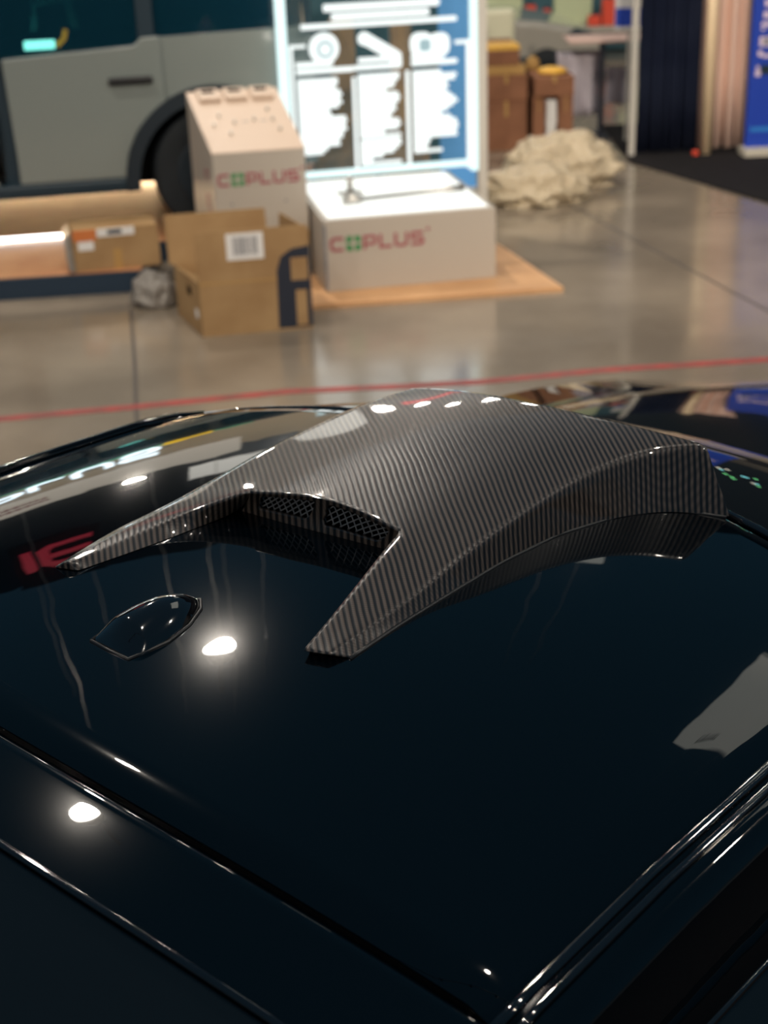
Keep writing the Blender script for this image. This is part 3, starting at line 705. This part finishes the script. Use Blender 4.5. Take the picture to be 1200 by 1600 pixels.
# ------------------------------------------------------------------ stacks seen through the glass panel
def carton(name, loc, rz_, w, d, h, label, mt='card', tape=None, flaps=False, group=None):
    r = root(name, loc, rz_, label, 'cardboard box', group)
    obj('carton_body', B(0, w, 0, d, 0, h), M[mt], r, False, .005)
    if tape: obj('packing_tape', B(0, w, -.001, d*.5, h*.78, h + .0015), M[tape], r)
    else: obj('packing_tape', B(w*.46, w*.54, -.001, d, h*.7, h + .001), M['card_lt'], r)
    return r
carton('cardboard_carton', (-.335, 8.98, 0), 4, .34, .35, .60, 'tall plain carton seen through the lower left of the glass panel')
carton('cardboard_carton', (-.215, 9.0, .60), 2, .145, .30, .42, 'upright carton seen through the glass panel between wheel and capsule icons')
carton('cardboard_carton', (.06, 9.05, 0), 6, .30, .30, .64, 'grey-brown carton seen through the middle of the glass panel, near its bottom', 'card')
carton('cardboard_carton', (.145, 9.08, .64), 2, .12, .24, .36, 'upright carton seen through the glass panel left of the two-lobed icon')
struct(obj('wall_right', B(-.35, .62, 9.9, 10.0, 0, 2.4), M['teal']), 'dark teal panel behind the cartons')
r = root('banner_stand', (.42, 9.0, 0), 3, 'light blue banner seen through the right side of the glass panel', 'banner')
obj('banner_sheet', B(0, .255, 0, .012, .04, 2.0), PB('sky_blue_banner', (.10, .36, .80), .6), r); obj('banner_base', B(-.02, .275, -.06, .06, 0, .04), M['greypost'], r)

# ------------------------------------------------------------------ plastic heap
o = crumple('plastic_film', (1.17, 9.16, 0), .33, .19, .20, M['plastic'], 8.3, .34, 5, 2.6); tag(o, 'large heap of clear plastic film on the floor right of the glass panel, back mound', 'plastic wrap')
o = crumple('plastic_film', (.95, 8.69, 0), .29, .17, .14, M['plastic'], 5.4, .36, 5, 2.8); tag(o, 'lower front mound of clear plastic film beside the white bench', 'plastic wrap')
# ------------------------------------------------------------------ cartons behind the heap
carton('cardboard_carton', (.80, 10.35, 0), 3, .285, .5, .333, 'large reddish-brown carton on the floor at the bottom of the left stack', 'card_dk')
carton('cardboard_carton', (.80, 10.37, .336), 3, .29, .5, .165, 'reddish-brown carton with dark hand hole, second from bottom of the left stack', 'card_dk')
carton('cardboard_carton', (.80, 10.40, .504), 3, .28, .5, .058, 'flat tan carton lying third in the left stack', 'card_lt')
carton('cardboard_carton', (.78, 10.42, .565), 3, .26, .45, .13, 'brown carton with yellow lid tape on top of the left stack', 'card_dk', 'yellow')
carton('cardboard_carton', (1.135, 10.33, .361), 2, .27, .45, .13, 'wide brown carton resting across the right-hand stack', 'card_dk')
carton('cardboard_carton', (1.125, 10.36, 0), 2, .085, .42, .36, 'narrow brown carton standing at the left foot of the right-hand stack', 'card_dk')
carton('cardboard_carton', (1.30, 10.34, 0), 2, .10, .42, .36, 'narrow brown carton standing right of the white paper stack', 'card_dk')
bm = NB()
for k in range(12): box(bm, random.uniform(0, .006), .072 + random.uniform(-.006, .006), 0, .3, k*.028, k*.028 + .024)
o = obj('paper_stack', bm, M['paper']); place(o, (1.217, 10.36, 0), 2); tag(o, 'stack of white paper bundles between two narrow brown cartons', 'paper')
o = crumple('envelope', (1.27, 10.5, .493), .10, .09, .03, M['yellow'], 2.2, .15, 3); tag(o, 'yellow padded envelope on top of the wide brown carton', 'envelope')
o = crumple('envelope', (1.16, 10.72, .493), .05, .05, .06, M['card_lt'], 1.2, .2, 3); tag(o, 'crumpled tan wrapping at the back of the wide brown carton', 'packaging')
# ------------------------------------------------------------------ high table with cloths
tb = root('high_table', (1.655, 10.75, 0), 0, 'high table with one dark post and pale pinkish top beside the grey post', 'table')
obj('tabletop', B(-.24, .34, -.05, .35, .661, .675), PB('pink_tabletop', (.62, .42, .36), .5), tb)
obj('post', B(-.018, .018, 0, .036, .015, .655), M['ink'], tb); obj('base', B(-.16, .05, -.1, .16, 0, .015), M['ink'], tb)
def cloth(name, x0, x1, y, z0, z1, label, mt, n=40, amp=.018, fr=60):
    bm = NB(); rows = []
    for j in range(9):
        t = j/8; rows.append([(x0 + (x1 - x0)*i/n + .01*sin(i*.7 + t*3), y - amp*sin(fr*(x1 - x0)*i/n + .6*sin(i*.5))*(.2 + t), z1 + (z0 - z1)*t - .012*sin(i*.9)*t) for i in range(n + 1)])
    grid(bm, rows); o = obj(name, bm, mt, None, True); so = o.modifiers.new('solid', 'SOLIDIFY'); so.thickness = .004
    return tag(o, label, 'cloth')
rk = root('clothes_rail', (1.56, 10.98, 0), 0, 'low dark rail carrying the lavender cloths behind the brown cartons', 'rail')
bm = NB(); cyl(bm, (-.22, 0, .57), (.42, 0, .57), .010); obj('rail_bar', bm, M['ink'], rk)
for x in (-.21, .41):
    bm = NB(); cyl(bm, (x, 0, 0), (x, 0, .57), .010); obj('upright', bm, M['ink'], rk)
cloth('hanging_cloth', 1.36, 1.67, 10.965, .13, .575, 'wide lavender cloth hanging left of the dark table post', M['lavender'])
cloth('hanging_cloth', 1.71, 1.93, 10.965, .20, .46, 'short lavender cloth hanging right of the dark table post', M['lavender'])
fl = root('sign_board', (1.70, 10.55, .0), -8, 'tilted blue and white sign beside the pale grey post', 'sign')
obj('sign_sheet', B(0, .20, 0, .006, .76, 1.25), M['paper'], fl); obj('blue_field', B(.005, .195, -.001, 0, .78, .90), M['blue'], fl); obj('stand', B(.09, .11, .007, .02, 0, 1.2), M['greypost'], fl)
# ------------------------------------------------------------------ distant grey car and shelf
dc = root('car', (1.20, 13.2, 0), 4, 'grey car far behind the brown cartons, nose to the right', 'car')
bm = NB(); prism(bm, [(-1.2, .16), (-1.2, .60), (-.3, .62), (.30, .56), (.72, .48), (.86, .36), (.86, .16)], 'y', 0, 1.5); obj('body', bm, PB('grey_car_paint', (.30, .28, .24), .35, coat=1), dc, False, .05, 3)
bm = NB(); prism(bm, [(-1.2, .10), (-1.2, .30), (.86, .26), (.86, .10)], 'y', -.02, 0); obj('sill', bm, M['suvdark'], dc)
bm = NB(); prism(bm, [(.50, .42), (.60, .50), (.80, .44), (.80, .38)], 'y', -.01, 0); obj('headlamp', bm, M['suvdark'], dc)
for x in (.35, -.9):
    bm = NB(); cyl(bm, (x, -.03, .17), (x, .2, .17), .17, n=24); obj('wheel', bm, M['tyre'], dc)
sh = root('display_shelf', (.95, 15.2, 0), 3, 'pale green and teal display shelf far behind the grey car', 'shelf')
obj('back_board', B(-.3, 2.3, .3, .34, 0, 1.8), M['teal'], sh)
for x in (.25, .95, 1.65): obj('shelf_panel', B(x, x + .38, .22, .29, .30, 1.6), M['green_lt'], sh)
obj('shelf_board', B(-.3, 2.3, -.1, .29, .24, .30), M['white'], sh)
for i, (x, z, w, h) in enumerate(((.62, .40, .10, .22), (.80, .42, .06, .18), (1.38, .44, .14, .25), (1.24, .32, .12, .10), (1.54, .32, .12, .10))):
    r = root('red_tool', (.95 + x, 15.095 + .052*x, .3005), 3, ['red container at the far left of the shelf', 'small red container beside the far-left one on the shelf', 'tall red object in the middle of the far shelf', 'low red object left of the tall red one', 'low red object right of the tall red one'][i], 'container')
    obj('body', B(0, w, 0, .1, 0, h), M['red'], r, False, .01); obj('cap', B(w*.3, w*.7, .03, .07, h, h + .03), M['ink'], r)
sv = root('seat', (.78, 11.6, 0), 0, 'cream slab-backed seat with dark cushion behind the left carton stack', 'chair')
obj('backrest', B(.0, .36, .2, .3, .30, .80), PB('cream_seat', (.6, .58, .42), .6), sv, False, .03); obj('cushion', B(.02, .13, .12, .2, .55, .74), M['suvdark'], sv, False, .02)
obj('seat_base', B(0, .36, 0, .3, 0, .30), PB('cream_base', (.5, .48, .36), .6), sv)
# ------------------------------------------------------------------ right-hand booth edge
o = obj('booth_post', B(-.02, .02, -.02, .02, 0, 1.6), M['greypost']); place(o, (1.745, 9.98, 0)); tag(o, 'slim pale grey upright at the left edge of the navy drape', 'post')
bm = NB(); n = 60
rows = [[(1.785 + .40*i/n, 10.0 - .02*sin(i*.95) - .012*sin(i*.41), z) for i in range(n + 1)] for z in (.03, .5, 1.0, 1.5)]
grid(bm, rows); o = obj('navy_drape', bm, M['navy'], None, True); so = o.modifiers.new('solid', 'SOLIDIFY'); so.thickness = .006; tag(o, 'tall dark navy drape hanging between two pale uprights', 'curtain')
bm = NB(); n = 48
rows = [[(2.20 + .36*i/n, 10.06 - .028*sin(i*.52) - .012*sin(i*1.3), z) for i in range(n + 1)] for z in (.03, .5, 1.0, 1.5)]
grid(bm, rows); o = obj('beige_drape', bm, M['beige'], None, True); so = o.modifiers.new('solid', 'SOLIDIFY'); so.thickness = .006; tag(o, 'pinkish beige drape between the navy drape and the blue banner', 'curtain')
o = obj('drape_pole', cyl(NB(), (0, 0, 0), (0, 0, 1.55), .035, n=20), PB('cream_pole', (.80, .60, .38), .5), None, True); place(o, (2.235, 9.94, .012)); tag(o, 'cream upright pole right of the navy drape', 'post')
bs = root('banner_stand', (2.475, 9.86, .012), 2, 'royal blue pull-up banner with pale print on the dark carpet at the right', 'banner')
obj('banner_sheet', B(0, .56, 0, .006, .045, 1.3), M['blue'], bs); obj('banner_base', B(-.02, .58, -.09, .09, 0, .045), PB('cream_base_2', (.6, .55, .45), .5), bs)
bm = NB(); box(bm, .03, .5, -.0012, 0, .145, .175); o = obj('banner_stripe', bm, M['blue_lt'], bs); o['label'] = 'light blue stripe'
bm = NB()
for x0, x1, z0, z1 in ((.075, .5, .93, .97), (.07, .11, .86, .90), (.06, .5, .81, .835), (.06, .085, .785, .80), (.055, .14, .685, .745), (.05, .08, .625, .66), (.08, .3, .615, .635), (.045, .065, .54, .565), (.04, .075, .50, .535)): box(bm, x0, x1, -.0012, 0, z0, z1)
obj('banner_print', bm, M['pink'], bs)
bm = NB(); box(bm, .075, .3, -.0013, 0, .51, .57); obj('banner_picture', bm, M['suvdark'], bs)
bm = NB(); box(bm, .08, .12, -.0020, -.0012, .695, .735); obj('banner_icon', bm, M['inkgrey'], bs)
cb = obj('red_cable_end', B(-.02, .02, -.015, .015, 0, .03), M['red'], None, False, .005); place(cb, (2.16, 9.9, .012)); tag(cb, 'small red object on the carpet at the foot of the navy drape', 'clip')

# ------------------------------------------------------------------ hanging signs above the booth (mirrored in the black roof)
def hang(r, xs, z0, y=.03):
    for x in xs: obj('suspension_wire', cyl(NB(), (x, y, z0), (x, y, 7.2), .003, n=6), M['steel'], r)
fb = root('booth_header', (-1.0, 7.62, 0), 11, 'long white header board with small red print hanging over the booth, mirrored in the roof', 'sign')
M['header'] = PB('white_header', (.75, .70, .62), .6, emit=(1, .93, .80), es=.45)
obj('board', B(-3.2, .06, 0, .05, 2.02, 2.42), M['header'], fb); hang(fb, (-2.8, -1.4, -.1), 2.42)
bm = NB()
for k in range(2):
    x = -1.72
    while x < -1.2:
        wd = R_.uniform(.02, .05); box(bm, x, x + wd, -.002, 0, 2.27 - k*.09, 2.32 - k*.09); x += wd + .012
obj('small_print', bm, M['logo_red'], fb)
ls = root('lit_letters', (-1.0, 7.95, 0), 11, 'glowing white COPLUS letters hanging below the white header, mirrored in the roof', 'sign')
M['letter_glow'] = PB('lit_letter', (.9, .9, 1), .5, emit=(.72, .90, 1.0), es=4.5)
def letters(parent, x0, z0, h, strokes, mt, name, t):
    for ox, ss in strokes:
        bm = NB()
        for q in ss: ribbon(bm, [(x0 + (ox + a)*h, z0 + b*h) for a, b in q], t*h, -.02, .02)
        obj(name, bm, mt, parent)
letters(ls, -2.35, 1.66, .27, [(0, [[(.95, .9), (.25, .9), (.1, .75), (.1, .25), (.25, .1), (.95, .1)]]), (1.15, [[(.25, .1), (.1, .25), (.1, .75), (.25, .9), (.75, .9), (.9, .75), (.9, .25), (.75, .1), (.25, .1)]]),
  (2.36, [[(.1, 0), (.1, .9), (.75, .9), (.9, .78), (.9, .5), (.75, .38), (.1, .38)]]), (3.52, [[(.1, 1), (.1, .1), (.9, .1)]]), (4.6, [[(.1, 1), (.1, .25), (.25, .1), (.75, .1), (.9, .25), (.9, 1)]]),
  (5.76, [[(.95, .9), (.2, .9), (.1, .8), (.1, .58), (.2, .5), (.8, .5), (.9, .4), (.9, .2), (.8, .1), (.05, .1)]])], M['letter_glow'], 'letter', .24)
obj('carrier_bar', B(-2.4, -.45, .021, .04, 1.76, 1.79), M['lampbody'], ls); hang(ls, (-2.2, -.6), 1.79)
gs = obj('light_strip', B(-2.2, .10, -.01, .01, 1.46, 1.50), PB('green_strip', (.0, .4, .2), .5, emit=(.0, .55, .28), es=.8)); place(gs, (-1.0, 8.0, 0), 11)
gs.location.z = .145; tag(gs, 'thin green light strip along the roof edge of the pale SUV', 'light')
ys = obj('roof_beacon', B(-.45, -.12, .1, .2, 0, .07), PB('yellow_beacon', (.8, .5, .0), .5, emit=(1.0, .62, .0), es=1.6), None, False, .01); place(ys, (-1.0, 7.7, 1.60), 11); tag(ys, 'yellow lit bar on the roof of the pale SUV', 'light')
rs = root('red_letter_sign', (-2.90, 8.7, 0), 8, 'dark hanging sign with large red letters above the booth, mirrored in the roof', 'sign')
obj('board', B(-.12, .62, .02, .05, 3.7, 4.8), M['hole'], rs); hang(rs, (0, .5), 4.8)
letters(rs, 0, 3.9, .56, [(-.25, [[(.25, .05), (.25, .95)]]), (.15, [[(.85, .92), (.25, .92), (.1, .78), (.1, .22), (.25, .08), (.85, .08)], [(.12, .5), (.8, .5)]])], PB('red_letter', (.5, .01, .03), .5, emit=(.75, .02, .08), es=.45), 'letter', .17)
M['lightbox'] = PB('white_lightbox', (.8, .8, .78), .5, emit=(.90, 1.0, .92), es=.5)
we_ = root('hanging_lightbox', (-1.42, 8.3, 0), 11, 'small wide white light box hanging just above the right end of the long header', 'sign')
obj('board', B(0, .62, 0, .05, 2.72, 3.06), PB('warm_lightbox', (.3, .3, .28), .5, emit=(1.0, .97, .88), es=1.5), we_); hang(we_, (.1, .52), 3.06)
rb = root('neon_bar', (-.62, 12.0, 0), 3, 'long red glowing bar hanging far behind the booth, mirrored along the scoop front lip', 'sign')
obj('tube', B(0, .95, 0, .05, 3.42, 3.56), PB('red_neon', (.4, .01, .02), .5, emit=(1.0, .03, .05), es=2.2), rb); hang(rb, (.1, .85), 3.56)
sg = root('string_lights', (3.05, 10.4, .012), -6, 'strand of small coloured lights between two poles at the right, mirrored in the windscreen', 'lights')
for x in (0, 1.1): obj('pole', cyl(NB(), (x, 0, 0), (x, 0, 2.15), .015, n=8), M['lampbody'], sg)
G_ = [PB('bulb_green', (.1, .4, .2), .5, emit=(.25, 1.0, .35), es=7), PB('bulb_cyan', (.1, .4, .4), .5, emit=(.3, .95, 1.0), es=7), PB('bulb_white', (.5, .5, .4), .5, emit=(1.0, .92, .75), es=7)]
wire = []
for k in range(30):
    t = k/29; x = 1.1*t; z = 1.50 + .20*sin(t*23) + .10*sin(t*71); wire.append((x, -.02, z + .03))
    if k % 5 != 4:
        bm = NB(); bmesh.ops.create_icosphere(bm, subdivisions=1, radius=.018); bmesh.ops.translate(bm, vec=(x, -.02, z), verts=bm.verts[:]); obj('bulb', bm, G_[R_.randrange(3)], sg, True)
obj('cord', tube(NB(), wire, .005, 5), M['lampbody'], sg)
wb = root('hanging_lightbox', (2.86, 5.34, 0), -35, 'large white hanging light box with dark print high on the right, mirrored in the roof', 'sign')
obj('board', B(0, 2.0, 0, .08, 4.65, 6.1), M['lightbox'], wb); hang(wb, (.3, 1.7), 6.1)
bm = NB(); x = .22
while x < .75:
    wd = R_.uniform(.015, .035); z0 = R_.uniform(5.86, 5.90); box(bm, x, x + wd, -.003, 0, z0, 5.98); box(bm, x, x + wd + .03, -.003, 0, 5.955, 5.98); x += wd + .05
obj('dark_print', bm, M['ink'], wb)
wc = root('hanging_lightbox', (1.42, 8.1, 0), -13, 'small white hanging light box high behind the lit bench, mirrored beside the scoop', 'sign')
obj('board', B(0, .56, 0, .06, 4.25, 5.05), M['lightbox'], wc); hang(wc, (.08, .38), 5.05)
# ------------------------------------------------------------------ high-bay lamps of the hall
def lamp(x, y, z, power=LAMP_POWER, first=[None]):
    r = root('high_bay_lamp', (x, y, z), 0, 'round high-bay hall lamp; most are mirrored in the black bodywork, one is added for the grille', 'lamp', 'high-bay hall lamps')
    if first[0] is None:
        first[0] = (obj('housing', cyl(NB(), (0, 0, .02), (0, 0, .30), .20, .10, 24), M['lampbody'], r, True), obj('lens', cyl(NB(), (0, 0, .0), (0, 0, .02), .17, n=24), M['lamp'], r),
                    obj('hanger', cyl(NB(), (0, 0, .30), (0, 0, 1.0), .01, n=6), M['lampbody'], r))
    else:
        for c in first[0]:
            k = c.copy(); COL.objects.link(k); k.parent = r
    l = bpy.data.lights.new('lamp_light', 'SPOT'); l.energy = power; l.spot_size = radians(178); l.spot_blend = .15; l.shadow_soft_size = .16; l.color = (1.0, .90, .78)
    lo = bpy.data.objects.new('lamp_light', l); COL.objects.link(lo); lo.parent = r; lo.location = (0, 0, -.02)
LAMPS = [(-1.57, 9.79, 7.5, 1250), (-3.06, 5.02, 7.5, 1150), (5.64, -3.47, 7.5, 700), (-5.0, -5.6, 4.4, 950), (2.4, 1.2, 7.5, 600), (7.7, 2.5, 5.9, 500)]  # fourth lamp is added behind the camera to light the scoop's grille wall
for x, y, z, p in LAMPS: lamp(x, y, z, p)
for x, z in ((-3.8, 4.5), (-1.35, 4.8), (-.55, 5.0), (.25, 6.0), (1.15, 6.3), (2.0, 7.0)): lamp(x, 17.0, z, 150)
# added fill spots on an unseen rail above the camera, lighting the booth
rl = obj('fill_rail', cyl(NB(), (-3.2, 0, 0), (3.4, 0, 0), .025, n=10), M['lampbody'], None, True); place(rl, (0, -.6, 5.82)); tag(rl, 'added unseen rail carrying the booth fill spots', 'rail')
bm = NB()
for i, x in enumerate((-2.6, 0, 2.6)):
    obj('suspension_wire', cyl(NB(), (x, 0, .02), (x, 0, 2.0), .004, n=6), M['steel'], rl)
for x, tx, ty, p in ((-2.4, -2.2, 7.6, 480), (-1.0, -.9, 5.6, 260), (.4, .8, 5.6, 260), (1.6, 1.3, 8.8, 620), (2.8, 2.45, 9.8, 1900)):
    r = root('fill_spotlight', (x, -.6, 5.67), 0, 'added unseen fill spotlight on the high rail, aimed at the booth', 'lamp', 'added fill spotlights for the booth')
    d = (Vector((tx, ty, .3)) - Vector((x, -.6, 5.67))).normalized()
    obj('spot_can', cyl(NB(), -d*.10, d*.10, .06, .07, 20, False), M['lampbody'], r, True); obj('bracket', cyl(NB(), (0, 0, .02), (0, 0, .13), .012, n=8), M['lampbody'], r)
    l = bpy.data.lights.new('spot_light', 'SPOT'); l.energy = p; l.spot_size = radians(44); l.spot_blend = .8; l.shadow_soft_size = .06; l.color = (1.0, .86, .70)
    lo = bpy.data.objects.new('spot_light', l); COL.objects.link(lo); lo.parent = r; lo.location = d*.02; lo.rotation_euler = d.to_track_quat('-Z', 'Y').to_euler()
